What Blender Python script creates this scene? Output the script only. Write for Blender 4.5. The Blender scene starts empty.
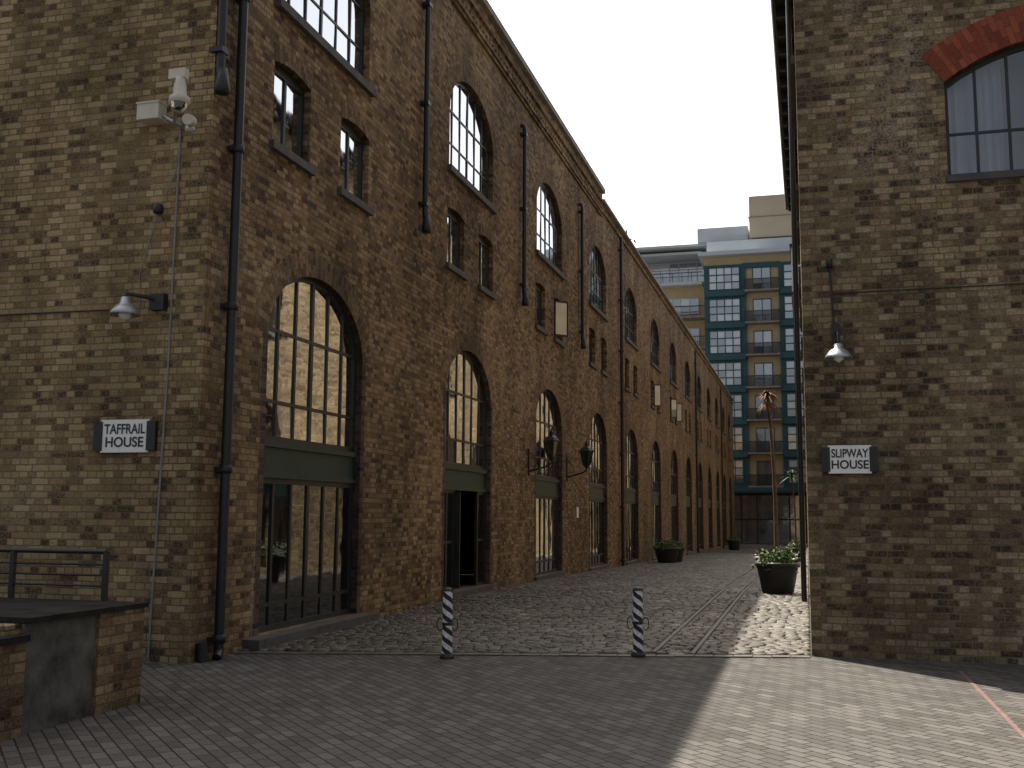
import bpy, bmesh, math, random
from mathutils import Vector, Matrix
random.seed(7)
R=random.random
def U(a,b): return a+(b-a)*R()
scene=bpy.context.scene
scene.view_settings.view_transform='Standard'
scene.view_settings.look='None'
scene.view_settings.exposure=0
# ------------------------------------------------------------------ materials
def newmat(name):
    m=bpy.data.materials.new(name); m.use_nodes=True
    nt=m.node_tree; b=nt.nodes['Principled BSDF']
    return m,nt,b
def ramp(nt,stops,interp='LINEAR'):
    r=nt.nodes.new('ShaderNodeValToRGB'); cr=r.color_ramp; cr.interpolation=interp
    while len(cr.elements)<len(stops): cr.elements.new(0.5)
    for e,(p,c) in zip(cr.elements,stops):
        e.position=p; e.color=(c[0],c[1],c[2],1)
    return r
def noise(nt,scale,detail=4,rough=.6,vec=None):
    n=nt.nodes.new('ShaderNodeTexNoise'); n.inputs['Scale'].default_value=scale
    n.inputs['Detail'].default_value=detail; n.inputs['Roughness'].default_value=rough
    if vec is not None: nt.links.new(vec,n.inputs['Vector'])
    return n
def math_(nt,op,a,b=None,c=None):
    n=nt.nodes.new('ShaderNodeMath'); n.operation=op
    for i,v in enumerate((a,b,c)):
        if v is None: continue
        if isinstance(v,(int,float)): n.inputs[i].default_value=v
        else: nt.links.new(v,n.inputs[i])
    return n.outputs[0]
def mixc(nt,mode,f,a,b):
    n=nt.nodes.new('ShaderNodeMix'); n.data_type='RGBA'; n.blend_type=mode
    if isinstance(f,(int,float)): n.inputs[0].default_value=f
    else: nt.links.new(f,n.inputs[0])
    for i,v in ((6,a),(7,b)):
        if isinstance(v,tuple): n.inputs[i].default_value=(v[0],v[1],v[2],1)
        else: nt.links.new(v,n.inputs[i])
    return n.outputs[2]
def brick_mat(name,stops,mortar,soot=.6,bw=.225,rh=.075,ms=.008,squash=.5,uv=False,bump=.6,flat=False,rot=0,big=.15,jit=.010,con=.8,fine=.55,pale=0):
    m,nt,b=newmat(name); L=nt.links
    tc=nt.nodes.new('ShaderNodeTexCoord')
    obj=tc.outputs['Object']
    if uv: base=tc.outputs['UV']
    elif flat:
        mp=nt.nodes.new('ShaderNodeMapping'); mp.inputs['Rotation'].default_value[2]=rot
        L.new(obj,mp.inputs[0]); base=mp.outputs[0]
    else:
        s=nt.nodes.new('ShaderNodeSeparateXYZ'); L.new(obj,s.inputs[0])
        c=nt.nodes.new('ShaderNodeCombineXYZ')
        L.new(math_(nt,'ADD',s.outputs[0],s.outputs[1]),c.inputs[0]); L.new(s.outputs[2],c.inputs[1])
        base=c.outputs[0]
    nz=noise(nt,11,0,.6,obj)
    va=nt.nodes.new('ShaderNodeVectorMath'); va.operation='MULTIPLY_ADD'
    L.new(nz.outputs['Color'],va.inputs[0]); va.inputs[1].default_value=(jit,jit,jit); L.new(base,va.inputs[2])
    bt=nt.nodes.new('ShaderNodeTexBrick'); L.new(va.outputs[0],bt.inputs['Vector'])
    bt.inputs['Color1'].default_value=(0,0,0,1); bt.inputs['Color2'].default_value=(1,1,1,1)
    bt.inputs['Mortar'].default_value=(.5,.5,.5,1)
    bt.inputs['Scale'].default_value=1; bt.inputs['Brick Width'].default_value=bw
    bt.inputs['Row Height'].default_value=rh; bt.inputs['Mortar Size'].default_value=ms
    bt.inputs['Mortar Smooth'].default_value=.35
    bt.squash=squash; bt.squash_frequency=2
    n2=noise(nt,.55,4,.7,obj); n3=noise(nt,38,2,.75,obj)
    t=math_(nt,'MULTIPLY_ADD',bt.outputs['Color'],con,(1-con)/2)
    t=math_(nt,'MULTIPLY_ADD',n2.outputs['Fac'],big*2,math_(nt,'SUBTRACT',t,big))
    t=math_(nt,'MULTIPLY_ADD',n3.outputs['Fac'],fine*2,math_(nt,'SUBTRACT',t,fine))
    r=ramp(nt,stops); L.new(t,r.inputs[0])
    mr=ramp(nt,[(.35,tuple(x*.55 for x in mortar)),(.6,mortar)]); L.new(n2.outputs['Fac'],mr.inputs[0])
    col=mixc(nt,'MIX',bt.outputs['Fac'],r.outputs[0],mr.outputs[0])
    mp2=nt.nodes.new('ShaderNodeMapping'); mp2.inputs['Scale'].default_value=(1,1,.35 if not flat else 1)
    L.new(obj,mp2.inputs[0])
    n4=noise(nt,.7,4,.72,mp2.outputs[0])
    sr=ramp(nt,[(.34,(1-soot,)*3),(.6,(1,1,1))]); L.new(n4.outputs['Fac'],sr.inputs[0])
    col=mixc(nt,'MULTIPLY',1.0,col,sr.outputs[0])
    if pale:
        pr=ramp(nt,[(.58,(0,0,0)),(.72,(pale,pale,pale))]); L.new(n4.outputs['Fac'],pr.inputs[0])
        pf=math_(nt,'MULTIPLY',pr.outputs[0],math_(nt,'GREATER_THAN',n3.outputs['Fac'],.48))
        col=mixc(nt,'MIX',pf,col,(.40,.36,.29))
    L.new(col,b.inputs['Base Color']); b.inputs['Roughness'].default_value=.9
    b.inputs['Specular IOR Level'].default_value=.2
    h=math_(nt,'MULTIPLY_ADD',bt.outputs['Fac'],-1.0,math_(nt,'MULTIPLY',n3.outputs['Fac'],.9))
    h=math_(nt,'MULTIPLY_ADD',bt.outputs['Color'],.4,h)
    bp=nt.nodes.new('ShaderNodeBump'); bp.inputs['Strength'].default_value=bump; bp.inputs['Distance'].default_value=.014
    L.new(h,bp.inputs['Height']); L.new(bp.outputs[0],b.inputs['Normal'])
    return m
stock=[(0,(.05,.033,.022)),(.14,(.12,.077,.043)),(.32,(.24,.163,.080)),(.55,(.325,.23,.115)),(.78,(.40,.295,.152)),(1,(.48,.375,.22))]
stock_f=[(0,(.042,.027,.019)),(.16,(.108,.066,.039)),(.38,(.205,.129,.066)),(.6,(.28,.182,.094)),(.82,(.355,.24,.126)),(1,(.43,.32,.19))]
stock_r=[(0,(.042,.03,.022)),(.16,(.095,.066,.042)),(.4,(.18,.129,.072)),(.65,(.265,.193,.108)),(.85,(.33,.25,.148)),(1,(.43,.345,.225))]
M={}
M['brick_l']=brick_mat('stock_brick',stock,(.22,.172,.108),soot=.45,pale=.3)
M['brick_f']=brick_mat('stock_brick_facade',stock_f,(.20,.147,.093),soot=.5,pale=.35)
M['brick_r']=brick_mat('stock_brick_sooty',stock_r,(.21,.168,.112),soot=.5,pale=.4)
M['brick_dark']=brick_mat('engineering_brick',[(0,(.03,.022,.02)),(.5,(.10,.06,.048)),(1,(.19,.115,.08))],(.14,.12,.1),soot=.4)
M['vouss']=brick_mat('arch_brick',[(0,(.06,.04,.028)),(.4,(.20,.125,.07)),(1,(.34,.23,.13))],(.16,.125,.085),bw=.115,rh=.075,ms=.006,squash=1,uv=True,jit=.004)
M['vouss_red']=brick_mat('red_arch_brick',[(0,(.17,.045,.028)),(.5,(.30,.075,.04)),(1,(.40,.12,.065))],(.16,.09,.07),soot=.3,bw=.225,rh=.07,ms=.004,squash=1,uv=True,jit=.003)
M['paving']=brick_mat('block_paving_mat',[(0,(.06,.054,.047)),(.35,(.09,.082,.072)),(.7,(.12,.11,.098)),(1,(.17,.158,.142))],(.034,.03,.026),soot=.14,bw=.2,rh=.1,ms=.007,squash=1,flat=True,rot=math.radians(45),bump=.7,big=.1,jit=.004,con=.6,fine=.3)
M['farsett']=brick_mat('granite_sett_far',[(0,(.06,.052,.043)),(.5,(.115,.10,.08)),(1,(.19,.17,.14))],(.05,.045,.04),soot=.4,bw=.22,rh=.13,ms=.015,squash=1,flat=True,bump=1,big=.3,fine=.3)
def simple(name,col,rough=.6,metal=0,var=.3,scale=6,spec=.5,bump=0,det=3):
    m,nt,b=newmat(name); L=nt.links
    tc=nt.nodes.new('ShaderNodeTexCoord'); n=noise(nt,scale,det,.65,tc.outputs['Object'])
    r=ramp(nt,[(.3,tuple(c*(1-var) for c in col)),(.7,tuple(min(1,c*(1+var)) for c in col))])
    L.new(n.outputs['Fac'],r.inputs[0]); L.new(r.outputs[0],b.inputs['Base Color'])
    b.inputs['Roughness'].default_value=rough; b.inputs['Metallic'].default_value=metal
    b.inputs['Specular IOR Level'].default_value=spec
    if bump:
        n2=noise(nt,scale*8,2,.7,tc.outputs['Object'])
        bp=nt.nodes.new('ShaderNodeBump'); bp.inputs['Strength'].default_value=bump; bp.inputs['Distance'].default_value=.01
        L.new(n2.outputs['Fac'],bp.inputs['Height']); L.new(bp.outputs[0],b.inputs['Normal'])
    return m
M['black']=simple('black_iron_paint',(.016,.016,.017),.45,var=.3,scale=12)
M['frame']=simple('window_frame_paint',(.02,.021,.02),.45,var=.25)
M['green']=simple('green_panel_paint',(.010,.034,.027),.5,var=.25,scale=3)
M['stone']=simple('weathered_stone',(.22,.20,.17),.9,var=.35,scale=3,bump=.4)
M['sill']=simple('slate_sill',(.075,.07,.065),.8,var=.35,scale=5,bump=.3)
M['lead']=simple('lead_flashing',(.12,.12,.125),.6,var=.25)
M['concrete']=simple('stained_concrete',(.11,.10,.084),.9,var=.75,scale=3.2,bump=.5,det=7)
M['coping']=simple('dark_coping',(.028,.026,.024),.95,var=.45,scale=4,bump=.3,spec=.1)
M['white']=simple('white_paint',(.8,.8,.78),.5,var=.06,scale=5)
M['cream']=simple('cream_plastic',(.55,.52,.43),.5,var=.1)
M['galv']=simple('galvanised_metal',(.42,.43,.44),.38,metal=.7,var=.2,scale=9)
M['greycable']=simple('grey_conduit',(.22,.22,.21),.6,var=.2)
M['asphalt']=simple('asphalt',(.09,.088,.084),.95,var=.25,scale=2,bump=.4)
M['curtain']=simple('curtain_cloth',(.78,.82,.90),.9,var=.05,scale=3)
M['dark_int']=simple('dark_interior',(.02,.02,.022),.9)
M['steel']=simple('worn_rail_steel',(.085,.076,.064),.6,metal=.2,var=.3)
M['red']=simple('worn_red_paint',(.16,.09,.075),.85,var=.45,scale=30)
M['cream_brick']=simple('cream_render',(.52,.41,.25),.9,var=.08,scale=.7)
M['beige']=simple('beige_panel',(.50,.42,.30),.8,var=.06,scale=.5)
M['palewhite']=simple('pale_cladding',(.48,.52,.55),.7,var=.06,scale=.5)
M['teal']=simple('teal_frame',(.014,.072,.082),.5,var=.15,scale=1)
M['pot']=simple('dark_pot',(.022,.021,.021),.55,var=.35,scale=8)
M['bark']=simple('palm_bark',(.13,.075,.042),.95,var=.45,scale=14,bump=.6)
M['leaf']=simple('leaf_green',(.045,.09,.022),.6,var=.5,scale=9)
M['leaf2']=simple('leaf_yellow_green',(.11,.15,.035),.6,var=.4,scale=9)
M['dry']=simple('dry_frond',(.20,.10,.04),.8,var=.5,scale=9)
M['flower']=simple('pale_flower',(.6,.5,.4),.7,var=.2)
M['bulb']=simple('lamp_reflector',(.75,.77,.8),.3,var=.05)
def glass(name,base,f0,rough=.03,wob=.12,tint=(.95,.97,1)):
    m,nt,b=newmat(name); L=nt.links; out=nt.nodes['Material Output']
    b.inputs['Base Color'].default_value=(*base,1); b.inputs['Roughness'].default_value=.6; b.inputs['Specular IOR Level'].default_value=0
    tc=nt.nodes.new('ShaderNodeTexCoord'); n=noise(nt,1.6,2,.5,tc.outputs['Object'])
    bp=nt.nodes.new('ShaderNodeBump'); bp.inputs['Strength'].default_value=wob; bp.inputs['Distance'].default_value=.03
    L.new(n.outputs['Fac'],bp.inputs['Height'])
    gl=nt.nodes.new('ShaderNodeBsdfGlossy'); gl.inputs['Roughness'].default_value=rough; gl.inputs[0].default_value=(*tint,1)
    L.new(bp.outputs[0],gl.inputs['Normal'])
    fr=nt.nodes.new('ShaderNodeFresnel'); fr.inputs[0].default_value=1.6
    f=math_(nt,'MULTIPLY_ADD',fr.outputs[0],1-f0,f0)
    mx=nt.nodes.new('ShaderNodeMixShader'); L.new(f,mx.inputs[0]); L.new(b.outputs[0],mx.inputs[1]); L.new(gl.outputs[0],mx.inputs[2])
    L.new(mx.outputs[0],out.inputs[0])
    return m
M['glass']=glass('window_glass',(.012,.014,.016),.66)
M['glass_r']=glass('window_glass_side',(.02,.022,.025),.45,.09)
M['glass_blind']=glass('window_glass_blind',(.2,.19,.16),.5)
M['glass_dark']=glass('door_glass',(.008,.008,.009),.10)
M['glass_far']=glass('window_glass_far',(.04,.065,.09),.35,.06)
M['glass_far2']=glass('window_glass_far_blind',(.42,.45,.46),.3,.06)
def clearglass():
    m,nt,b=newmat('clear_glass'); L=nt.links
    out=nt.nodes['Material Output']
    tr=nt.nodes.new('ShaderNodeBsdfTransparent'); tr.inputs[0].default_value=(.92,.95,.98,1)
    gl=nt.nodes.new('ShaderNodeBsdfGlossy'); gl.inputs['Roughness'].default_value=.03
    lw=nt.nodes.new('ShaderNodeFresnel'); lw.inputs[0].default_value=2.4
    mx=nt.nodes.new('ShaderNodeMixShader'); L.new(lw.outputs[0],mx.inputs[0]); L.new(tr.outputs[0],mx.inputs[1]); L.new(gl.outputs[0],mx.inputs[2])
    L.new(mx.outputs[0],out.inputs[0]); return m
M['clear']=clearglass()
def settmat():
    m,nt,b=newmat('granite_setts'); L=nt.links
    at=nt.nodes.new('ShaderNodeAttribute'); at.attribute_name='tint'
    tc=nt.nodes.new('ShaderNodeTexCoord')
    n=noise(nt,.8,4,.68,tc.outputs['Object']); n3=noise(nt,45,2,.7,tc.outputs['Object'])
    t=math_(nt,'MULTIPLY_ADD',n.outputs['Fac'],1.3,math_(nt,'MULTIPLY_ADD',at.outputs['Fac'],.6,-.46))
    t=math_(nt,'MULTIPLY_ADD',n3.outputs['Fac'],.5,math_(nt,'SUBTRACT',t,.25))
    r=ramp(nt,[(0,(.036,.03,.023)),(.3,(.062,.052,.039)),(.6,(.102,.087,.065)),(.85,(.16,.139,.106)),(1,(.27,.238,.185))]); L.new(t,r.inputs[0])
    L.new(r.outputs[0],b.inputs['Base Color']); b.inputs['Roughness'].default_value=.6; b.inputs['Specular IOR Level'].default_value=.35
    bp=nt.nodes.new('ShaderNodeBump'); bp.inputs['Strength'].default_value=.5; bp.inputs['Distance'].default_value=.006
    L.new(n3.outputs['Fac'],bp.inputs['Height']); L.new(bp.outputs[0],b.inputs['Normal'])
    return m
M['setts']=settmat()
M['grit']=simple('joint_grit',(.04,.035,.029),1,var=.4,scale=8,bump=.6)
def stripemat():
    m,nt,b=newmat('bollard_stripes'); L=nt.links
    tc=nt.nodes.new('ShaderNodeTexCoord'); s=nt.nodes.new('ShaderNodeSeparateXYZ'); L.new(tc.outputs['UV'],s.inputs[0])
    f=math_(nt,'FRACT',math_(nt,'ADD',math_(nt,'MULTIPLY',s.outputs[0],2.0),math_(nt,'MULTIPLY',s.outputs[1],8.5)))
    g=math_(nt,'GREATER_THAN',f,.50)
    n=noise(nt,30,4,.7,tc.outputs['Object']); 
    wc=ramp(nt,[(.3,(.36,.355,.33)),(.6,(.80,.79,.75))]); L.new(n.outputs['Fac'],wc.inputs[0])
    col=mixc(nt,'MIX',g,(.016,.016,.017),wc.outputs[0]); L.new(col,b.inputs['Base Color']); b.inputs['Roughness'].default_value=.6
    return m
M['stripes']=stripemat()
# ------------------------------------------------------------------ mesh builder
def empty(name,loc):
    e=bpy.data.objects.new(name,None); e.location=loc; e.empty_display_size=.3
    scene.collection.objects.link(e); return e
class MB:
    def __init__(s): s.v=[]; s.f=[]; s.m=[]; s.sm=[]; s.uv={}
    def add(s,vs,fs,m=0,sm=False,uvs=None):
        o=len(s.v); s.v+= [tuple(v) for v in vs]
        for i,f in enumerate(fs):
            s.f.append(tuple(o+j for j in f)); s.m.append(m); s.sm.append(sm)
            if uvs: s.uv[len(s.f)-1]=uvs[i]
    def box(s,x0,x1,y0,y1,z0,z1,m=0):
        if x0>x1:x0,x1=x1,x0
        if y0>y1:y0,y1=y1,y0
        if z0>z1:z0,z1=z1,z0
        s.add([(x0,y0,z0),(x1,y0,z0),(x1,y1,z0),(x0,y1,z0),(x0,y0,z1),(x1,y0,z1),(x1,y1,z1),(x0,y1,z1)],
              [(0,3,2,1),(4,5,6,7),(0,1,5,4),(1,2,6,5),(2,3,7,6),(3,0,4,7)],m)
    def tube(s,pts,r,n=8,m=0,cap=True):
        pts=[Vector(p) for p in pts]; rs=r if isinstance(r,(list,tuple)) else [r]*len(pts)
        vs=[];fs=[]; ref=None
        for i,p in enumerate(pts):
            d=(pts[min(i+1,len(pts)-1)]-pts[max(i-1,0)]).normalized()
            if ref is None:
                a=Vector((0,0,1)) if abs(d.z)<.9 else Vector((1,0,0))
                ref=d.cross(a).normalized()
            ref=(ref-d*ref.dot(d)).normalized(); q=d.cross(ref)
            for k in range(n):
                t=2*math.pi*k/n; vs.append(p+(ref*math.cos(t)+q*math.sin(t))*rs[i])
        for i in range(len(pts)-1):
            for k in range(n):
                fs.append((i*n+k,i*n+(k+1)%n,(i+1)*n+(k+1)%n,(i+1)*n+k))
        s.add(vs,fs,m,True)
        if cap:
            s.add(vs[:n],[tuple(range(n))[::-1]],m); s.add(vs[-n:],[tuple(range(n))],m)
    def lathe(s,c,prof,n=16,m=0,sm=True,uv=False,closed=True):
        vs=[];fs=[];uvs=[]
        for (r,z) in prof:
            for k in range(n):
                t=2*math.pi*k/n; vs.append((c[0]+r*math.cos(t),c[1]+r*math.sin(t),c[2]+z))
        for i in range(len(prof)-1):
            for k in range(n):
                fs.append((i*n+k,i*n+(k+1)%n,(i+1)*n+(k+1)%n,(i+1)*n+k))
                uvs.append([(k/n,prof[i][1]),((k+1)/n,prof[i][1]),((k+1)/n,prof[i+1][1]),(k/n,prof[i+1][1])])
        s.add(vs,fs,m,sm,uvs if uv else None)
    def obj(s,name,mats,parent=None,origin=(0,0,0)):
        me=bpy.data.meshes.new(name); me.from_pydata(s.v,[],s.f); 
        for k in mats: me.materials.append(M[k])
        me.polygons.foreach_set('material_index',s.m); me.polygons.foreach_set('use_smooth',s.sm)
        if s.uv:
            ul=me.uv_layers.new(name='UVMap')
            for fi,uvs in s.uv.items():
                for li,u in zip(me.polygons[fi].loop_indices,uvs): ul.data[li].uv=u
        me.update()
        o=bpy.data.objects.new(name,me); scene.collection.objects.link(o)
        if parent:
            o.parent=parent; o.matrix_parent_inverse=Matrix.Translation(-Vector(parent.location))
        return o
def gz(y): return 0 if y<22 else -.018*(min(y,97)-22)
XL=-6.27; YL=9.95; XR=.01; YR=12.64
mapL=lambda s,z,d:(XL+d,s,z)
mapR=lambda s,z,d:(XR-d,s,z)
mapLF=lambda s,z,d:(s,YL-d,z)
mapRF=lambda s,z,d:(s,YR-d,z)
def lbox(mb,mp,s0,s1,z0,z1,d0,d1,m=0):
    a=mp(s0,z0,d0); b=mp(s1,z1,d1); mb.box(a[0],b[0],a[1],b[1],a[2],b[2],m)
def ell(c,hw,spring,rise,n=20):
    return [(c+hw*math.cos(math.pi-math.pi*i/n),spring+rise*math.sin(math.pi*i/n)) for i in range(n+1)]
def seg(c,hw,spring,rise,n=14):
    r=(hw*hw+rise*rise)/(2*rise); a=math.asin(hw/r)
    return [(c+r*math.sin(-a+2*a*i/n),spring+rise-r+r*math.cos(-a+2*a*i/n)) for i in range(n+1)]
def wall(name,outer,holes,thick,mp,mat,parent):
    cu=bpy.data.curves.new(name+'_c','CURVE'); cu.dimensions='2D'; cu.fill_mode='BOTH'; cu.extrude=thick/2
    for poly in [outer]+holes:
        sp=cu.splines.new('POLY'); sp.points.add(len(poly)-1); sp.use_cyclic_u=True
        for p,(a,b) in zip(sp.points,poly): p.co=(a,b,0,1)
    ob=bpy.data.objects.new(name+'_c',cu); scene.collection.objects.link(ob)
    dg=bpy.context.evaluated_depsgraph_get(); me=bpy.data.meshes.new_from_object(ob.evaluated_get(dg))
    bpy.data.objects.remove(ob)
    for v in me.vertices: v.co=mp(v.co.x,v.co.y,v.co.z-thick/2)
    bm=bmesh.new(); bm.from_mesh(me); bmesh.ops.remove_doubles(bm,verts=bm.verts,dist=1e-4)
    bmesh.ops.recalc_face_normals(bm,faces=bm.faces); bm.to_mesh(me); bm.free()
    for p in me.polygons: p.use_smooth=False
    me.materials.clear(); me.materials.append(M[mat])
    o=bpy.data.objects.new(name,me); scene.collection.objects.link(o)
    o.parent=parent; o.matrix_parent_inverse=Matrix.Translation(-Vector(parent.location))
    return o
def ring(mb,mp,inner,t,d0,d1,m=0,uv=True):
    n=len(inner); outer=[]; L=[0]
    for i,(s,z) in enumerate(inner):
        a=inner[max(i-1,0)]; b=inner[min(i+1,n-1)]
        tx,tz=b[0]-a[0],b[1]-a[1]; l=math.hypot(tx,tz); nx,nz=-tz/l,tx/l
        outer.append((s+nx*t,z+nz*t))
        if i: L.append(L[-1]+math.hypot(s-inner[i-1][0],z-inner[i-1][1])*1.1)
    for i in range(n-1):
        a,b,c,d=inner[i],inner[i+1],outer[i+1],outer[i]
        vs=[mp(*a,d1),mp(*b,d1),mp(*c,d1),mp(*d,d1),mp(*a,d0),mp(*b,d0),mp(*c,d0),mp(*d,d0)]
        u0,u1=L[i],L[i+1]
        f=[(0,1,2,3),(0,4,5,1),(3,2,6,7)]
        q=[[(0,u0),(0,u1),(abs(t),u1),(abs(t),u0)],[(0,u0),(.2,u0),(.2,u1),(0,u1)],[(0,u0),(0,u1),(.1,u1),(.1,u0)]]
        mb.add(vs,f,m,False,q if uv else None)
    for e in (0,n-1):
        a,d=inner[e],outer[e]
        mb.add([mp(*a,d1),mp(*d,d1),mp(*d,d0),mp(*a,d0)],[(0,1,2,3)],m,False,[[(0,0),(.2,0),(.2,.05),(0,.05)]] if uv else None)
def window(fr,gl,mp,s0,s1,z0,top,cols,zrows,rec=.12,bar=.035,fw=.06,skip=(),gm=None,blind=.12,m=0):
    if isinstance(top,(int,float)): top=[(s0,top),(s1,top)]; flat=True
    else: flat=False
    zmax=max(p[1] for p in top)
    def zt(s):
        for a,b in zip(top,top[1:]):
            if a[0]-1e-6<=s<=b[0]+1e-6:
                f=(s-a[0])/max(1e-6,b[0]-a[0]); return a[1]+(b[1]-a[1])*f
        return top[0][1]
    zs=top[0][1]
    lbox(fr,mp,s0,s0+fw,z0,zs,-rec-.03,-rec+.022,m); lbox(fr,mp,s1-fw,s1,z0,zs,-rec-.03,-rec+.022,m)
    lbox(fr,mp,s0+fw,s1-fw,z0,z0+fw,-rec-.03,-rec+.02,m)
    if flat: lbox(fr,mp,s0+fw,s1-fw,zs-fw,zs,-rec-.03,-rec+.02,m)
    else: ring(fr,mp,top,-fw,-rec-.03,-rec+.024,m,uv=False)
    ss=[s0+(s1-s0)*i/cols for i in range(cols+1)]
    for i in range(1,cols):
        s=ss[i]; w=bar*(1.5 if (cols%2==0 and i==cols//2) else 1)
        lbox(fr,mp,s-w/2,s+w/2,z0+fw,zt(s)-.01,-rec-.02,-rec+.012,m)
    for z in zrows:
        a=s0;b=s1
        while zt(a+.0)<z and a<b: a+=.02
        while zt(b)<z and b>a: b-=.02
        if b-a>.1: lbox(fr,mp,a+.01,b-.01,z-bar/2,z+bar/2,-rec-.022,-rec+.009,m)
    zz=[z0]+list(zrows)+[zmax]
    for i in range(cols):
        for j in range(len(zz)-1):
            if (i,j) in skip: continue
            a,b,c,d=ss[i],ss[i+1],zz[j],zz[j+1]
            if max(zt(a),zt(b),zt((a+b)/2))<c: continue
            k1,k2=U(-.003,.003),U(-.004,.004)
            mm=gm if gm is not None else (1 if R()<blind else 0)
            d0=-rec-.007
            gl.add([mp(a,c,d0-k1-k2),mp(b,c,d0+k1-k2),mp(b,d,d0+k1+k2),mp(a,d,d0-k1+k2)],[(0,1,2,3)],mm)
# ------------------------------------------------------------------ left warehouse
W=empty('brick_warehouse',(XL,YL,0))
NB=13; BAY=6.6; C0=12.78; HW=1.42; YE=97.0
holes=[]; fr=MB(); gl=MB(); vo=MB(); tr=MB(); dk=MB()
Y2=33.1
for k in range(NB):
    c=C0+BAY*k; near=k<6
    g=gz(c)+.14
    n=20 if near else 10
    a=ell(c,HW,3.74,.97,n); holes.append([(c-HW,g),]+a+[(c+HW,g)])
    ring(vo,mapL,a,.33,-.19,.004)
    lbox(dk,mapL,c-HW-.115,c-HW+.003,g,3.74,-.19,.003,0); lbox(dk,mapL,c+HW-.003,c+HW+.115,g,3.74,-.19,.003,0)
    window(fr,gl,mapL,c-HW,c+HW,2.46,a,6 if near else 4,[2.95,3.85] if near else [3.5],blind=.1,bar=.045)
    lbox(fr,mapL,c-HW,c+HW,2.0,2.46,-.2,-.09,1); lbox(fr,mapL,c-HW+.01,c+HW-.01,2.38,2.45,-.09,-.05,1); lbox(fr,mapL,c-HW+.01,c+HW-.01,2.0,2.06,-.09,-.06,1)
    if k==1:
        window(fr,gl,mapL,c-HW,c-.55,g,2.0,2,[g+.9],gm=3,fw=.06,bar=.05)
        window(fr,gl,mapL,c+.85,c+HW,g,2.0,1,[g+.9],gm=3,fw=.06,bar=.05)
    else:
        window(fr,gl,mapL,c-HW,c+HW,g,2.0,6,[g+.32],gm=3 if k in(0,3,4) else None,blind=.05,fw=.07,bar=.05)
    for q in(-1,1):
        cc=c+q*.98; s0,s1=cc-.5,cc+.5; t=seg(cc,.5,7.2,.07,4)
        holes.append([(s0,6.15)]+t+[(s1,6.15)])
        window(fr,gl,mapL,s0,s1,6.15,7.2,2,[],blind=.15)
        lbox(fr,mapL,s0,s1,7.2,7.27,-.16,-.10,0)
        if near: ring(vo,mapL,t,.23,-.15,.004)
        lbox(tr,mapL,s0-.08,s1+.08,6.04,6.147,-.2,.07,1)
    a=ell(c,HW,9.15,.93,n); holes.append([(c-HW,8.02)]+a+[(c+HW,8.02)])
    ring(vo,mapL,a,.33,-.19,.004)
    window(fr,gl,mapL,c-HW,c+HW,8.02,a,6,[8.6,9.25] if near else [8.9],blind=.1,bar=.03)
    lbox(tr,mapL,c-HW-.1,c+HW+.1,7.9,8.017,-.2,.08,1)
lbox(dk,mapL,C0-HW-.35,C0+HW+.3,-.05,.13,-.2,.22,1)
for k in range(1,NB):
    c=C0+BAY*k; lbox(dk,mapL,c-HW-.1,c+HW+.1,gz(c)-.05,gz(c)+.136,-.2,.06,1)
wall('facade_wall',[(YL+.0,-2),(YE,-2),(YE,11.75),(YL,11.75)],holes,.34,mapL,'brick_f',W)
fw_=MB(); fw_.box(-34,XL-.001,YL-.002,YL+.34,-.5,12.0); fw_.obj('front_wall',['brick_l'],W)
bw=MB(); bw.box(-34,XL-.35,YE-.34,YE,-2,11.7); bw.box(-34,-33.7,YL+.36,YE-.36,-2,11.7); bw.obj('rear_walls',['brick_f'],W)
rf=MB(); rf.box(-33.9,XL-.05,YL+.1,Y2,11.76,11.99); rf.box(-33.9,XL-.05,Y2+.01,YE,11.5,11.72)
rf.obj('roof',['lead'],W)
c=C0+BAY
dl=MB(); dl.box(XL+.0,XL-.62,c-.54,c-.50,.18,1.97,0); dl.box(XL-1.4,XL-1.37,c+.3,c+.8,.9,1.6,2)
dl.box(XL-2.2,XL-2.15,c-2.6,c+2.6,0,2.6,1)  # near-black sheet: shade of the room behind the doorway, put in as colour
dl.obj('open_door',['frame','dark_int','white'],W)
co=MB()
for (z0,z1,d) in((11.25,11.33,.05),(11.33,11.41,.09)):
    lbox(co,mapL,YL+.001,Y2,z0,z1,-.05,d,1)
lbox(co,mapL,YL,Y2,11.752,12.0,-.34,.06,1)
lbox(co,mapL,YL-.12,Y2,12.002,12.15,-.42,.16,0)
lbox(co,mapL,Y2+.002,YE,11.752,11.84,-.4,.13,0)
lbox(co,mapL,Y2+.002,YE,11.45,11.53,-.05,.06,1)
co.box(-34,XL-.43,YL-.12,YL+.4,12.002,12.15,0)
s=YL+.2
while s<Y2-.2:
    lbox(co,mapL,s,s+.11,11.412,11.52,-.02,.075,1); s+=.225
co.obj('cornice',['stone','brick_f'],W)
fr.obj('window_frames',['frame','green'],W); gl.obj('window_panes',['glass','glass_blind','glass','glass_dark'],W)
vo.obj('brick_arches',['vouss'],W); tr.obj('sills',['stone','sill'],W); dk.obj('jambs_and_thresholds',['brick_dark','sill'],W)
oc=MB()
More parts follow.
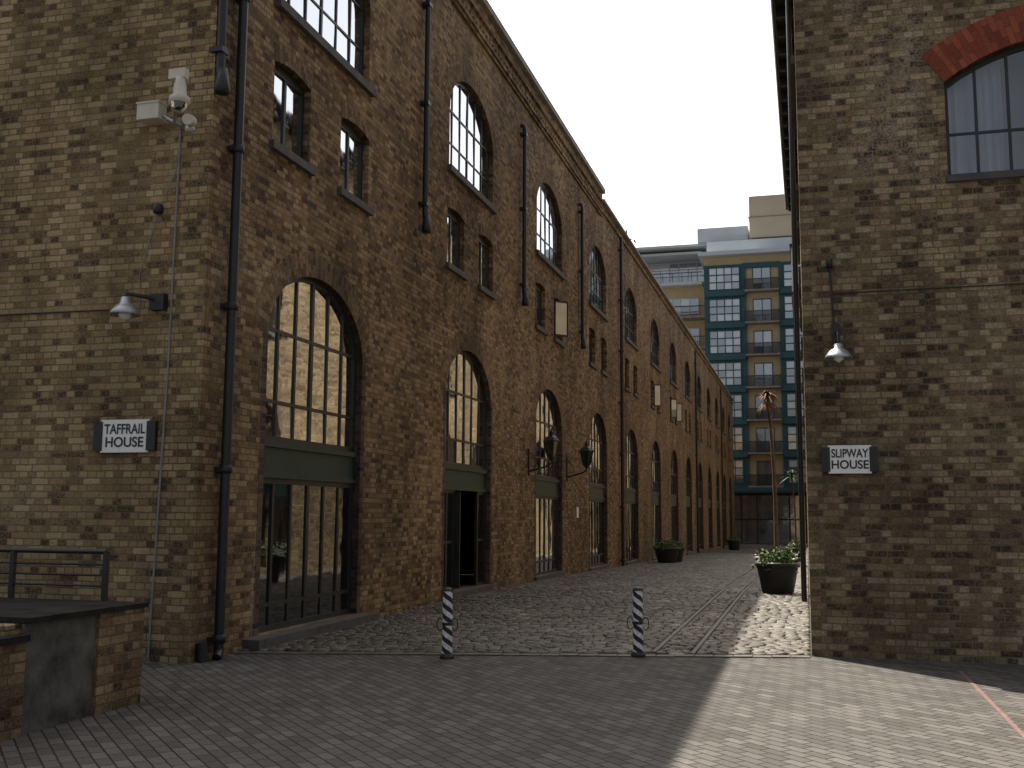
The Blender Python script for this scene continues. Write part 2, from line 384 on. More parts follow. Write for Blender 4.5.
def casement(mp,s,z0,z1,ang,w=.42):
    dx=w*math.sin(ang); ds=w*math.cos(ang)
    a=mp(s,z0,0.02); b=mp(s+ds,z0,.02+dx)
    for (za,zb) in((z0,z0+.05),(z1-.05,z1)):
        oc.add([ (a[0],a[1],za),(b[0],b[1],za),(b[0],b[1]+.03,za),(a[0],a[1]+.03,za),(a[0],a[1],zb),(b[0],b[1],zb),(b[0],b[1]+.03,zb),(a[0],a[1]+.03,zb)],[(0,3,2,1),(4,5,6,7),(0,1,5,4),(1,2,6,5),(2,3,7,6),(3,0,4,7)],0)
    for p in(a,b): oc.box(p[0]-.02,p[0]+.02,p[1]-.005,p[1]+.035,z0+.002,z1-.002,0)
    oc.add([(a[0],a[1]+.012,z0),(b[0],b[1]+.012,z0),(b[0],b[1]+.012,z1),(a[0],a[1]+.012,z1)],[(0,1,2,3)],1)
casement(mapL,C0+2*BAY+.5,6.2,7.15,.75,.40)
casement(mapL,C0+5*BAY-.5,6.2,7.15,.8,.34); casement(mapL,C0+6*BAY+.98,6.2,7.15,.8,.34); casement(mapL,C0+6*BAY-1.2,6.2,7.15,.8,.34)
oc.obj('open_casements',['frame','glass_far2'],W)
dp=MB()
def drop(y,z0,z1,hook=True,x=XL+.10):
    pts=[(x-.12,y,z1+.12),(x-.02,y,z1+.1),(x,y,z1)] if hook else [(x,y,z1)]
    pts+=[(x,y,z0+.25),(x+.02,y,z0)]
    dp.tube(pts,.05,8)
    dp.lathe((x+.03,y,z0-.02),[(.001,.26),(.055,.24),(.085,.03),(.08,-.05),(.001,-.05)],10)
    z=z0+.4
    while z<z1:
        dp.box(x-.11,x+.055,y-.075,y+.075,z,z+.06); z+=1.8
for i in range(3): drop(16.5+6.6*i-.05,6.4,10.55)
drop(YL+.02,6.3,12,False,XL+.06)
def full(y,z0,z1,r=.055):
    x=XL+.10
    dp.tube([(x,y,z0),(x,y,z1)],r,10)
    z=z0+.15
    while z<z1:
        dp.lathe((x,y,z),[(r,0),(r+.018,.005),(r+.018,.09),(r,.095)],10); dp.box(x-.1,x,y-.08,y+.08,z+.02,z+.07); z+=1.83
full(10.34,.02,11.9); full(36.45,gz(36)+.02,11.4,.06); full(62.6,gz(62)+.02,11.2,.06); full(82,gz(82)+.02,11.2,.06)
dp.tube([(XL+.1,10.34,.1),(XL+.14,10.24,.03)],.05,8)
dp.tube([(XL+.06,10.08,.03),(XL+.05,10.08,.2)],.06,8)
dp.obj('downpipes',['black'],W)
ip=MB(); lbox(ip,mapL,29.2,29.42,1.45,1.75,0,.03,0); ip.obj('intercom_panel',['white'],W)
cv=MB()
cv.tube([(-30,YL-.02,3.84),(-20,YL-.02,3.82),(-12,YL-.02,3.84),(-7.15,YL-.02,3.82)],.009,6,0)
cv.tube([(-6.66,YL-.02,5.95),(-6.68,YL-.02,3.2),(-6.76,YL-.02,.05)],.011,6,1)
cv.tube([(-6.66,YL-.02,5.95),(-6.68,YL-.03,5.4),(-6.9,YL-.02,4.9),(-7.1,YL-.02,4.2),(-7.08,YL-.02,3.84)],.006,5,1)
cv.lathe((-6.88,YL-.05,4.93),[(.001,.06),(.05,.05),(.06,0),(.05,-.05),(.001,-.06)],10,0)
cv.obj('cables',['black','greycable'],W)
rc=MB()
rc.tube([(XL-.2,39.5,11.8),(XL-.2,39.5,12.5)],.03,6)
for i in range(26):
    p=Vector((XL-.1+U(-.25,.25),39+U(-.6,.9),11.85+U(0,.35))); q=Vector((U(-1,1),U(-1,1),U(-1,1)))*.1; t=Vector((U(-1,1),U(-1,1),U(-1,1)))*.1
    rc.add([p,p+q,p+q+t,p+t],[(0,1,2,3)],1)
rc.obj('parapet_weeds',['black','leaf'],W)
# ------------------------------------------------------------------ right warehouse
W2=empty('brick_warehouse',(XR,YR,0))
holes=[]; fr=MB(); gl=MB(); vo=MB(); tr=MB()
for k in range(12):
    c=16.2+BAY*k; g=gz(c)+.14
    a=ell(c,HW,3.72,.95,12); holes.append([(c-HW,g)]+a+[(c+HW,g)])
    ring(vo,mapR,a,.33,-.19,.004)
    window(fr,gl,mapR,c-HW,c+HW,2.46,a,6,[3.15,3.85],blind=.1)
    lbox(fr,mapR,c-HW,c+HW,2.0,2.46,-.2,-.09,1)
    window(fr,gl,mapR,c-HW,c+HW,g,2.0,5,[g+.75],fw=.07,bar=.05)
    for q in(-1,1):
        cc=c+q*.98; s0,s1=cc-.5,cc+.5
        holes.append([(s0,6.15),(s0,7.2),(s1,7.2),(s1,6.15)])
        window(fr,gl,mapR,s0,s1,6.15,7.2,2,[]); lbox(tr,mapR,s0-.08,s1+.08,6.04,6.147,-.2,.05,1)
    a=ell(c,HW,9.15,.93,12); holes.append([(c-HW,8.02)]+a+[(c+HW,8.02)])
    ring(vo,mapR,a,.33,-.19,.004)
    window(fr,gl,mapR,c-HW,c+HW,8.02,a,6,[8.6,9.25]); lbox(tr,mapR,c-HW-.1,c+HW+.1,7.9,8.017,-.2,.06,1)
wall('side_wall',[(YR+.1,-2),(93,-2),(93,11.75),(YR+.1,11.75)],holes,.34,mapR,'brick_l',W2)
holes=[]
ZO=.06
for c in(3.07,9.6):
    hw=1.4; a=seg(c,hw,6.55+ZO,.46); holes.append([(c-hw,5.42+ZO)]+a+[(c+hw,5.42+ZO)])
    ring(vo,mapRF,a,.42,-.19,.006,1)
    window(fr,gl,mapRF,c-hw,c+hw,5.42+ZO,a,8,[5.95+ZO],gm=2,rec=.14,bar=.03,fw=.05)
    lbox(tr,mapRF,c-hw-.02,c+hw+.02,5.34+ZO,5.417+ZO,-.25,.04,1)
wall('front_wall',[(XR+.36,-.5),(30,-.5),(30,12.0),(XR+.36,12.0)],holes,.34,mapRF,'brick_r',W2)
pf=MB(); pf.box(XR,XR+.36,YR,YR+.1,-.5,11.99); pf.box(XR+.342,XR+.36,YR+.1,YR+.34,-.5,11.99); pf.obj('corner_pier',['brick_r'],W2)
cu=MB()
for c in(3.07,9.6):
    for (a0,a1) in((c-1.4,c-.72),(c-.35,c+.25),(c+.8,c+1.4)):
        n=40; vs=[];fs=[]
        for i in range(n+1):
            s=a0+(a1-a0)*i/n; y=YR+.42+.045*math.sin(i*1.25)+.02*math.sin(i*.5)
            vs+= [(s,y,5.3),(s+.02*math.sin(i),y+.01,6.2),(s,y,7.2)]
        for i in range(n): fs+= [(3*i,3*i+3,3*i+4,3*i+1),(3*i+1,3*i+4,3*i+5,3*i+2)]
        cu.add(vs,fs,0,True)
    cu.box(c-1.7,c+1.7,YR+.8,YR+.85,4.9,7.34,1); cu.box(c-1.7,c+1.7,YR+.36,YR+.8,7.35,7.4,1)
cu.obj('curtains',['curtain','palewhite'],W2)
rf=MB(); rf.box(XR+.05,29.9,YR+.12,38,11.76,11.985); rf.box(XR+.05,29.9,38.01,93,11.5,11.72); rf.box(29.7,30,YR+.35,93,-2,11.7); rf.box(XR+.35,29.6,92.7,93,-2,11.7)
rf.box(XR-.36,XR-.002,YR-.15,36,11.9,11.98); rf.box(XR+.0,30,YR-.16,YR-.01,12.002,12.15)
rf.tube([(XR-.38,YR-.15,11.93),(XR-.38,36,11.93)],.07,8)
y=YR+.4
while y<36: rf.box(XR-.34,XR-.003,y,y+.1,11.7,11.898); y+=.9
rf.obj('roof_and_eaves',['frame'],W2)
fr.obj('window_frames',['frame','green'],W2); gl.obj('window_panes',['glass_r','glass_blind','clear'],W2)
vo.obj('brick_arches',['vouss','vouss_red'],W2); tr.obj('sills',['stone','sill'],W2)
pj=MB()
pj.box(XR-.26,XR-.22,31.0,33.2,8.0,9.3,0); pj.box(XR-.28,XR-.003,31.0,33.2,7.92,7.99,1); pj.box(XR-.3,XR-.003,30.9,33.3,9.31,9.4,1)
pj.tube([(XR-.10,20,0),(XR-.10,20,11.8)],.05,8,1)
pj.obj('projecting_bay_window',['white','frame'],W2)
cb=MB()
cb.tube([(.33,YR-.02,4.5),(.36,YR-.02,3.75)],.012,6); cb.tube([(.34,YR-.02,4.16),(5,YR-.02,4.18),(14,YR-.02,4.17)],.009,6)
cb.lathe((.33,YR-.03,4.52),[(.001,.05),(.035,.045),(.035,-.05),(.001,-.05)],8)
cb.obj('cables',['black'],W2)
# ------------------------------------------------------------------ end apartment block
A=empty('apartment_building',(-4,105,gz(100)))
g=gz(100); bb=MB(); Yb=105
bb.box(-9.4,16,Yb+.6,Yb+16,g-.5,27.29,0)
bb.box(-9.9,16.5,Yb-.4,Yb+16.2,27.3,27.7-.002,2)
bb.box(-9.2,16,Yb+1.6,Yb+15,27.71,29.2,2)
bb.box(-24,16,Yb+3,Yb+15,29.21,29.45,2)
bb.box(-4.9,2.5,Yb+2,Yb+12,29.46,33.8,1)
bb.box(-5.0,2.6,Yb+1.95,Yb+12.05,31.6,31.66,3)
bb.box(-10.2,-5.05,Yb+2.5,Yb+10,29.46,30.9,2)
bb.box(-24,-9.42,Yb+5,Yb+16,g-.5,25.29,0)
bb.box(-24,-9.42,Yb+7.01,Yb+16,25.63,28.59,2)
bb.box(-24,-9.95,Yb+3.6,Yb+7,25.3,25.62,2)
bb.box(-24,-9.95,Yb+3.8,Yb+7.2,28.6,28.85,2)
gm=MB(); fm=MB()
def gridwin(x0,x1,z0,z1,y,nc,nr,mullion=.12,blind=.4,fmm=0):
    for i in range(nc):
        for j in range(nr):
            a=x0+(x1-x0)*i/nc; b=x0+(x1-x0)*(i+1)/nc; c=z0+(z1-z0)*j/nr; d=z0+(z1-z0)*(j+1)/nr
            k=U(-.02,.02)
            gm.add([(a,y+k,c),(b,y-k,c),(b,y-k,d),(a,y+k,d)],[(0,1,2,3)],1 if R()<blind else 0)
    for i in range(nc+1):
        a=x0+(x1-x0)*i/nc; fm.box(a-mullion/2,a+mullion/2,y-.08,y+.1,z0,z1,fmm)
    for j in range(nr+1):
        c=z0+(z1-z0)*j/nr; fm.box(x0,x1,y-.078,y+.098,c-mullion/2,c+mullion/2,fmm)
FL=[23.6-3.22*i for i in range(8)]
for (x0,x1) in((-8.9,-5.9),(-1.6,1.7),(6.0,9.2)):
    fm.box(x0-.5,x1+.6,Yb+.3,Yb+.598,g-.4,26.4,0)
    for zf in FL[:7]:
        gridwin(x0,x1,zf+.25,zf+2.5,Yb+.2,4,3,.09,.55)
        fm.box(x0-.45,x1+.5,Yb-.02,Yb+.295,zf-.45,zf+.15,0)
for xc,(x0,x1) in ((0,(-5.5,-2.0)),(1,(2.1,5.6))):
    fm.box(x0-.1,x1+.1,Yb+.35,Yb+.597,26.0,26.5,0)
    for zf in FL[:7]:
        gridwin(x0+.9,x1-.9,zf+.1,zf+2.4,Yb+.55,2,1,.08,.2)
        bb.box(x0+.1,x1-.1,Yb-.7,Yb+.59,zf-.18,zf-.02,3)
        fm.box(x0+.1,x1-.1,Yb-.70,Yb-.64,zf+1.0,zf+1.07,1)
        for i in range(32):
            x=x0+.12+(x1-x0-.28)*i/31; fm.box(x-.036,x+.036,Yb-.69,Yb-.65,zf-.02,zf+1.0,1)
        fm.box(x0+.1,x0+.16,Yb-.64,Yb+.5,zf+1.0,zf+1.07,1); fm.box(x1-.16,x1-.1,Yb-.64,Yb+.5,zf+1.0,zf+1.07,1)
fm.box(-9.3,15.9,Yb-.9,Yb+.29,3.5,4.1,0)
gridwin(-9.2,9,g,3.4,Yb+.25,12,2,.14,.0,1)
fm.box(-9.0,9,Yb-1.6,Yb-.91,3.55,3.7,1)
for i in range(9):
    z=22.4-3.22*i
    if z<0: break
    gridwin(-23.5,-10.4,z,z+1.7,Yb+4.9,14,2,.08,.45,2)
gridwin(-23.5,-9.7,26.2,28.4,Yb+6.9,14,3,.08,.3,2)
for x in range(-23,-10): fm.box(x-.03,x+.03,Yb+3.8,Yb+3.86,25.63,26.6,1)
fm.box(-24,-9.9,Yb+3.8,Yb+3.87,26.6,26.68,1)
for zb in(22.0,18.8):
    bb.box(-13.6,-9.5,Yb+3.2,Yb+4.99,zb-.3,zb-.05,3)
    fm.box(-13.6,-9.5,Yb+3.2,Yb+3.26,zb+.9,zb+.98,1)
    for i in range(20): x=-13.5+3.9*i/19; fm.box(x-.02,x+.02,Yb+3.2,Yb+3.25,zb-.05,zb+.9,1)
bb.obj('walls',['cream_brick','beige','palewhite','stone'],A); gm.obj('window_panes',['glass_far','glass_far2'],A)
fm.obj('frames_and_railings',['teal','black','palewhite'],A)
# ------------------------------------------------------------------ ground
def sheet(name,polys,mat,off):
    me=bpy.data.meshes.new(name); vs=[];fs=[]
    for p in polys:
        o=len(vs); vs+=[(x,y,gz(y)+off) for x,y in p]; fs.append(tuple(range(o,o+len(p))))
    me.from_pydata(vs,[],fs); me.materials.append(M[mat]); ob=bpy.data.objects.new(name,me); scene.collection.objects.link(ob); return ob
sheet('ground',[[(-500,a),(500,a),(500,b),(-500,b)] for a,b in((-400,22),(22,97),(97,900))],'asphalt',0)
sheet('block_paving',[[(-60,-40),(60,-40),(60,12.9),(.04,12.55),(XL,10.87),(-60,10.87)]],'paving',.004)
street=empty('cobbled_street',(-3,12,0))
bed=sheet('bed',[[(XL,10.871),(.04,12.551),(.04,22),(XL,22)],[(XL,22),(.04,22),(.04,62),(XL,62)]],'grit',.005)
far=sheet('far_setts',[[(XL,62),(.04,62),(.04,97),(XL,97)],[(-30,97),(30,97),(30,105.5),(-30,105.5)]],'farsett',.02)
for o in(bed,far): o.parent=street; o.matrix_parent_inverse=Matrix.Translation((3,-12,0))
vs=[];fs=[];tint=[]
y=10.9; row=0
while y<62:
    rh=U(.10,.125)
    for (xa,xb) in((XL+.005,-1.765),(-1.705,-1.325),(-1.265,.0)):
        x=xa-U(0,.12)
        while x<xb-.05:
            w=U(.13,.20)
            x0=max(x,xa)+.007; x1=min(x+w,xb)-.007; y0=y+.007; y1=y+rh-.007
            x+=w
            if x1-x0<.045: continue
            if y0<12.57+.268*x0: continue
            zb=gz(y)+.004; h=U(.013,.026)+.008+.006*math.sin(x0*1.7+y0)*math.sin(y0*1.3); o=len(vs)
            tx,ty=U(-.004,.004),U(-.004,.004)
            def j(): return U(-.004,.004)
            for (ins,hh) in((0,0),(.003,h*.55),(.012,h*.86),(.034,h)):
                ins=min(ins,(x1-x0)*.3)
                vs+= [(x0+ins+j()*.6,y0+ins+j()*.5,zb+hh-tx-ty),(x1-ins+j()*.6,y0+ins+j()*.5,zb+hh+tx-ty),(x1-ins+j()*.6,y1-ins+j()*.5,zb+hh+tx+ty),(x0+ins+j()*.6,y1-ins+j()*.5,zb+hh-tx+ty)]
            for l in range(3):
                for q in range(4): fs.append((o+4*l+q,o+4*l+(q+1)%4,o+4*l+4+(q+1)%4,o+4*l+4+q))
            fs.append((o+12,o+13,o+14,o+15)); t=R(); tint+=[t]*13
    y+=rh; row+=1
me=bpy.data.meshes.new('setts'); me.from_pydata(vs,[],fs); me.materials.append(M['setts'])
at=me.attributes.new('tint','FLOAT','FACE'); at.data.foreach_set('value',tint)
me.polygons.foreach_set('use_smooth',[True]*len(fs)); me.update()
so=bpy.data.objects.new('setts',me); scene.collection.objects.link(so); so.parent=street; so.matrix_parent_inverse=Matrix.Translation((3,-12,0))
rl=MB()
for x in(-1.76,-1.32):
    for (a,b) in((12.3,22),(22,97)):
        za,zb=gz(a)+.022,gz(b)+.022
        rl.add([(x,a,za),(x+.05,a,za),(x+.05,b,zb),(x,b,zb),(x,a,za-.02),(x+.05,a,za-.02),(x+.05,b,zb-.02),(x,b,zb-.02)],[(0,1,2,3),(0,4,5,1),(3,2,6,7),(0,3,7,4),(1,5,6,2)])
rl.obj('inset_rails',['steel'],street)
eg=MB(); n=30
for i in range(n):
    x0=XL+.02+(6.25)*i/n; x1=x0+6.25/n-.012; f=lambda x:12.53+.268*x
    z=.018+U(-.003,.003)
    vs_=[(x0,f(x0)-.12,z),(x1,f(x1)-.12,z),(x1,f(x1)+.03,z),(x0,f(x0)+.03,z)]
    eg.add(vs_+[(a,b,0) for a,b,c in vs_],[(0,1,2,3),(0,4,5,1),(1,5,6,2),(2,6,7,3),(3,7,4,0)])
eg.obj('granite_edging',['steel'],street)
rp=MB()
rp.add([(1.46,6,.008),(1.50,6,.008),(1.49,11.9,.008),(1.45,11.9,.008)],[(0,1,2,3)]); rp.obj('painted_line',['red'])
# ------------------------------------------------------------------ bollards
def bollard(x,y):
    e=empty('bollard',(x,y,0)); b=MB()
    b.lathe((x,y,0),[(.085,0),(.085,.03),(.07,.05),(.06,.06)],8,1,False)
    b.lathe((x,y,0),[(.060,.06),(.056,.73)],8,0,False,uv=True)
    b.lathe((x,y,0),[(.059,.73),(.059,.745),(.042,.765),(.001,.775)],8,1,False)
    b.lathe((x,y,0),[(.059,.36),(.064,.365),(.064,.39),(.058,.395)],8,1,False)
    for sgn in(-1,1):
        pts=[(x+sgn*(.085+.036*math.cos(t)),y,.37+.07*math.sin(t)) for t in [2*math.pi*i/14 for i in range(15)]]
        b.tube(pts,.006,6,1)
    b.obj('post',['stripes','black'],e)
bollard(-3.84,11.15); bollard(-1.86,11.95)
# ------------------------------------------------------------------ signs
def sign(name,mp,s0,s1,z0,z1,lines):
    a=mp(s0,z0,0); e=empty(name,(a[0],a[1],(z0+z1)/2)); b=MB(); w=s1-s0; m=w*.115
    lbox(b,mp,s0+m,s1-m,z0,z1,.03,.045,0)
    for q in((s0,s0+m+.02),(s1-m-.02,s1)): lbox(b,mp,q[0],q[1],z0+.02,z1-.02,.0,.055,1)
    b.obj('plate',['white','black'],e)
    h=z1-z0
    for i,t in enumerate(lines):
        c=bpy.data.curves.new('lettering','FONT'); c.body=t; c.size=h*.42; c.align_x='CENTER'; c.align_y='CENTER'; c.extrude=.001; c.offset=.003
        o=bpy.data.objects.new('lettering',c); scene.collection.objects.link(o)
        p=mp((s0+s1)/2,z0+h*(.70-.40*i),.048); o.location=p; o.rotation_euler=(math.pi/2,0,0)
        o.data.materials.append(M['black'])
        bpy.context.view_layer.update()
        wd=o.dimensions.x; mxw=(w-2*m)*.86
        if wd>mxw: o.scale=(mxw/wd,1,1)
        o.parent=e; o.matrix_parent_inverse=Matrix.Translation(-Vector(e.location))
sign('house_name_sign',mapLF,-7.56,-6.78,2.22,2.58,['TAFFRAIL','HOUSE'])
sign('house_name_sign',mapRF,.18,.79,2.06,2.38,['SLIPWAY','HOUSE'])
# ------------------------------------------------------------------ wall lamps
def walllamp(x,yw,z,side):
    e=empty('wall_lamp',(x,yw,z)); b=MB(); yy=yw-.35
    b.lathe((x,yy,z),[(.03,.16),(.05,.15),(.06,.09),(.10,.06),(.15,.0),(.165,-.04),(.155,-.04),(.09,.04),(.001,.05)],20,0)
    b.lathe((x,yy,z-.02),[(.001,.05),(.05,.03),(.07,-.02),(.05,-.06),(.001,-.075)],14,2)
    b.tube([(x,yy,z+.15),(x,yy,z+.2),(x+side*.12,yw-.15,z+.19),(x+side*.2,yw-.02,z+.17)],.022,8,1)
    b.box(x+side*.2-.09,x+side*.2+.09,yw-.09,yw-.001,z+.06,z+.24,1)
    b.obj('lamp_head',['galv','black','bulb'],e)
walllamp(-7.02,YL,3.72,1)
def walllamp2(x,yw,z):
    e=empty('wall_lamp',(x,yw,z)); b=MB(); yy=yw-.32
    b.lathe((x,yy,z),[(.03,.14),(.05,.13),(.055,.08),(.10,.055),(.14,.0),(.155,-.035),(.145,-.035),(.09,.04),(.001,.05)],20,0)
    b.lathe((x,yy,z-.02),[(.001,.05),(.05,.03),(.06,-.02),(.001,-.06)],14,2)
    b.tube([(x,yy,z+.13),(x,yy+.03,z+.26),(x-.02,yw-.1,z+.3),(x-.02,yw-.01,z+.3)],.014,8,1)
    b.box(x-.06,x+.03,yw-.05,yw-.001,z+.2,z+.42,1)
    b.obj('lamp_head',['galv','black','bulb'],e)
walllamp2(.39,YR,3.38)
e=empty('security_camera',(-6.5,YL,6.1)); b=MB()
b.box(-7.14,-6.86,YL-.16,YL-.001,5.95,6.13,0); b.box(-7.15,-6.85,YL-.17,YL-.0005,6.13,6.15,0)
b.tube([(-6.62,YL-.01,5.85),(-6.62,YL-.2,5.85),(-6.5,YL-.36,6.25),(-6.44,YL-.40,6.25)],.022,8,1)
b.tube([(-6.86,YL-.08,6.0),(-6.62,YL-.06,5.86)],.018,8,1)
b.lathe((-6.42,YL-.42,6.0),[(.001,.27),(.05,.26),(.055,.2),(.065,.18),(.075,.05),(.11,.03),(.115,-.02),(.095,-.04)],18,0)
b.lathe((-6.42,YL-.42,5.96),[(.093,0),(.085,-.05),(.05,-.09),(.001,-.1)],18,2)
b.box(-6.56,-6.36,YL-.44,YL-.36,6.25,6.36,0)
b.tube([(-6.34,YL-.3,5.8),(-6.30,YL-.44,5.77)],.06,12,0); b.lathe((-6.42,YL-.2,5.76),[(.001,.05),(.05,.03),(.06,-.02),(.001,-.06)],12,1)
b.tube([(-6.6,YL-.05,5.9),(-6.42,YL-.2,5.8),(-6.34,YL-.3,5.8)],.016,8,1)
b.obj('camera_and_bracket',['cream','galv','glass_dark'],e)
def lantern(y,z):
    e=empty('wall_lantern',(XL,y,z)); b=MB(); x=XL+.55
    b.lathe((x,y,z),[(.02,-.32),(.045,-.30),(.05,-.27),(.09,-.25),(.10,-.22)],6,0,False)
    b.lathe((x,y,z),[(.10,-.22),(.17,.14)],6,1,False)
    for k in range(6):
        t=math.pi/3*k; b.tube([(x+.102*math.cos(t),y+.102*math.sin(t),z-.22),(x+.175*math.cos(t),y+.175*math.sin(t),z+.14)],.013,5,0)
    b.lathe((x,y,z),[(.20,.13),(.205,.16),(.14,.24),(.06,.29),(.05,.34),(.07,.36),(.02,.42),(.001,.48)],6,0,False)
    pts=[(XL+.02,y,z-.55),(XL+.2,y,z-.5),(XL+.42,y,z-.44),(x,y,z-.36),(x,y,z-.30)]
    b.tube(pts,.022,8,0)
    b.tube([(XL+.02,y,z-.1),(XL+.12,y,z-.18),(XL+.2,y,z-.34),(XL+.15,y,z-.45),(XL+.07,y,z-.42)],.014,6,0)
    b.box(XL-.001,XL+.03,y-.05,y+.05,z-.65,z-.02,0)
    b.obj('lantern',['black','glass_dark'],e)
lantern(23.9,3.1); lantern(28.0,3.1)
# ------------------------------------------------------------------ low wall and railing
e=empty('low_wall',(-5.4,7,0)); b=MB()
X0=-5.40
b.box(-12,X0-.06,6.3,7.80,0,.78,0)
b.box(-6.0,X0,7.27,7.85,0,.782,0); b.box(-6.0,X0,6.0,6.46,0,.66,0); b.box(-6.0,X0,3.0,5.998,0,.655,0)
b.box(X0-.055,X0-.03,6.47,7.26,0,.78,1)
b.box(-12,X0+.02,6.47,7.88,.785,.825,2); b.box(-6.05,X0+.03,3,6.465,.662,.71,2)
b.obj('masonry',['brick_f','concrete','coping'],e)
e=empty('railing',(-5.8,7.85,.85)); b=MB()
for x in(-5.8,-6.75,-7.7,-8.65,-9.6): b.box(x-.02,x+.02,7.83,7.87,.825,1.24)
for z in(.95,1.04,1.13): b.tube([(-11,7.85,z),(-5.8,7.85,z)],.011,6)
b.tube([(-11,7.85,1.24),(-5.8,7.85,1.24)],.022,8)
b.obj('rails',['black'],e)
# ------------------------------------------------------------------ planters
def leaves(b,c,rad,n,size,mats=(0,),zmin=None):
    for i in range(n):
        while True:
            p=Vector((U(-1,1),U(-1,1),U(-1,1)))
            if .25<p.length<1: break
        lump=1+.28*math.sin(5*math.atan2(p.y,p.x)+p.z*4)
        p=Vector((p.x*rad[0]*lump,p.y*rad[1]*lump,p.z*rad[2]*lump))+Vector(c)
        a=Vector((U(-1,1),U(-1,1),U(-.6,1))).normalized()*size*U(.6,1.3); w=a.cross(Vector((U(-1,1),U(-1,1),U(-1,1)))).normalized()*size*.3
        b.add([p,p+a*.5+w,p+a,p+a*.5-w],[(0,1,2,3)],random.choice(mats))
def pot(b,x,y,z,r,h):
    b.lathe((x,y,z),[(.001,0),(r*.68,0),(r*.72,.04),(r*.93,h*.82),(r*.94,h*.84),(r*1.02,h*.86),(r*1.03,h*.98),(r*.97,h),(r*.9,h*.97),(r*.88,h*.9),(.001,h*.9)],28,0)
def fronds(b,c,n,L,m,droop=.8,w=.03,up=.5):
    for i in range(n):
        az=U(0,2*math.pi); el=U(-.3,1.3)*up+.2; d=Vector((math.cos(az)*math.cos(el),math.sin(az)*math.cos(el),math.sin(el))); l=L*U(.65,1.1)
        side=Vector((-math.sin(az),math.cos(az),0)); pr=None
        for k in range(6):
            t=k/5; p=Vector(c)+d*l*t+Vector((0,0,-droop*l*t*t*.6)); ww=side*w*(1-t)*(.4+min(t*4,1)*.6)
            q=(p-ww,p+ww)
            if pr: b.add([pr[0],pr[1],q[1],q[0]],[(0,1,2,3)],m)
            pr=q
def planter(name,x,y,r,h,n=600,flowers=True):
    z=gz(y)+.02; e=empty(name,(x,y,z)); b=MB(); pot(b,x,y,z,r,h); 
    b.obj('pot',['pot'],e); c=MB()
    leaves(c,(x,y,z+h+.05),(r*.95,r*.95,.2),n,.10,(0,0,0,1,1))
    leaves(c,(x,y,z+h-.05),(r*1.12,r*1.12,.16),n//3,.09,(0,1))
    if flowers: leaves(c,(x,y,z+h+.08),(r*1.05,r*1.05,.17),n//7,.05,(2,))
    c.obj('foliage',['leaf','leaf2','flower'],e)
    return e
planter('flower_planter',-.6,21.9,.43,.62)
planter('flower_planter',-5.3,41.5,.50,.6,n=500,flowers=False)
planter('flower_planter',-5.2,43.1,.42,.6,n=400,flowers=False)
planter('flower_planter',-.5,46.5,.42,.6,n=400)
planter('flower_planter',-5.0,76,.5,.7,n=300,flowers=False)
def palm(x,y,H,green,seed):
    random.seed(seed); z=gz(y)+.5; e=empty('palm_tree',(x,y,z)); b=MB()
    pts=[];rs=[]
    for i in range(16):
        t=i/15; pts.append((x+.05*math.sin(t*3)-.10*t,y+.03*math.sin(t*5),z+(H-.5)*t)); rs.append(.045-.018*t+.004*(i%2))
    b.tube(pts,rs,8,0); top=pts[-1]
    if green: fronds(b,top,60,.75,1,.9,.045,.9)
    else:
        fronds(b,top,110,.30,2,1.1,.032,.9); fronds(b,(top[0],top[1],top[2]-.15),90,.27,2,1.8,.032,.3); fronds(b,top,14,.28,1,.6,.02,1)
    b.obj('trunk_and_fronds',['bark','leaf','dry'],e)
palm(-.62,21.95,4.0,False,3); palm(-.5,46.5,3.6,True,5)
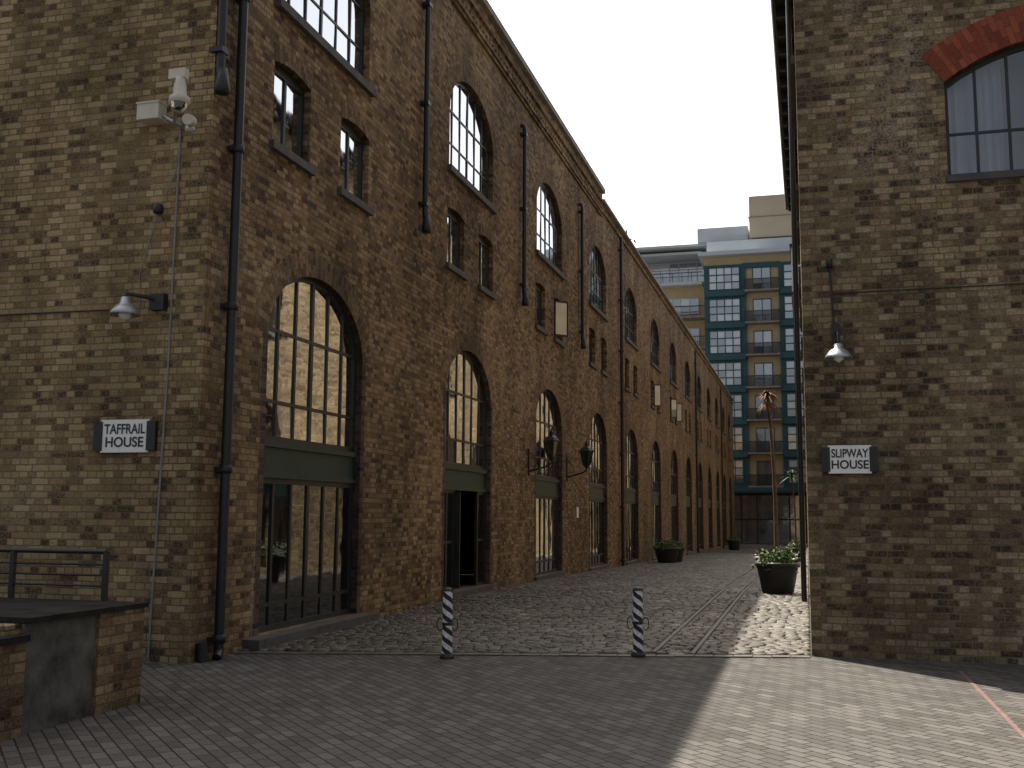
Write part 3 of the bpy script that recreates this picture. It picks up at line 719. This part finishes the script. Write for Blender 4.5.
# ------------------------------------------------------------------ light
el=math.radians(57.8); S=Vector((-.686*math.cos(el),.727*math.cos(el),math.sin(el))).normalized()
sd=bpy.data.lights.new('sun','SUN'); sd.energy=9.5; sd.angle=math.radians(.5); sd.color=(1,.94,.84)
so=bpy.data.objects.new('sun',sd); so.rotation_euler=S.to_track_quat('Z','Y').to_euler(); so.location=(-20,30,50); scene.collection.objects.link(so)
w=bpy.data.worlds.new('World'); scene.world=w; w.use_nodes=True; nt=w.node_tree
sk=nt.nodes.new('ShaderNodeTexSky'); sk.sky_type='NISHITA'; sk.sun_disc=False; sk.sun_elevation=el; sk.sun_rotation=math.atan2(-.686,.727)
sk.dust_density=7.0; sk.air_density=1.0; sk.ozone_density=1.0
hs=nt.nodes.new('ShaderNodeHueSaturation'); hs.inputs['Saturation'].default_value=.45; hs.inputs['Value'].default_value=1.15; nt.links.new(sk.outputs[0],hs.inputs['Color'])
# bright summer haze low in the sunward half of the sky
tc=nt.nodes.new('ShaderNodeTexCoord'); sx=nt.nodes.new('ShaderNodeSeparateXYZ'); nt.links.new(tc.outputs['Generated'],sx.inputs[0])
mr=nt.nodes.new('ShaderNodeMapRange'); mr.interpolation_type='SMOOTHSTEP'; mr.inputs['From Min'].default_value=.2; mr.inputs['From Max'].default_value=.8
nt.links.new(sx.outputs[1],mr.inputs['Value'])
lz=math_(nt,'MAXIMUM',math_(nt,'SUBTRACT',1.0,sx.outputs[2]),0)
hz=math_(nt,'MULTIPLY',math_(nt,'MULTIPLY',mr.outputs[0],lz),8.0)
cb_=nt.nodes.new('ShaderNodeCombineXYZ'); nt.links.new(hz,cb_.inputs[0]); nt.links.new(hz,cb_.inputs[1]); nt.links.new(hz,cb_.inputs[2])
ad=mixc(nt,'ADD',1.0,hs.outputs[0],cb_.outputs[0])
bg=nt.nodes['Background']; bg.inputs[1].default_value=.15; nt.links.new(ad,bg.inputs[0])
# ------------------------------------------------------------------ camera
cd=bpy.data.cameras.new('camera'); cd.sensor_width=36; cd.lens=36.91; cd.clip_end=3000; cd.clip_start=.1
co_=bpy.data.objects.new('camera',cd); co_.location=(0,0,1.6)
rm=Matrix.Rotation(math.radians(15.63),4,'Z')@Matrix.Rotation(math.radians(90+6.95),4,'X')@Matrix.Rotation(math.radians(.35),4,'Z')
co_.rotation_euler=rm.to_euler()
scene.collection.objects.link(co_); scene.camera=co_
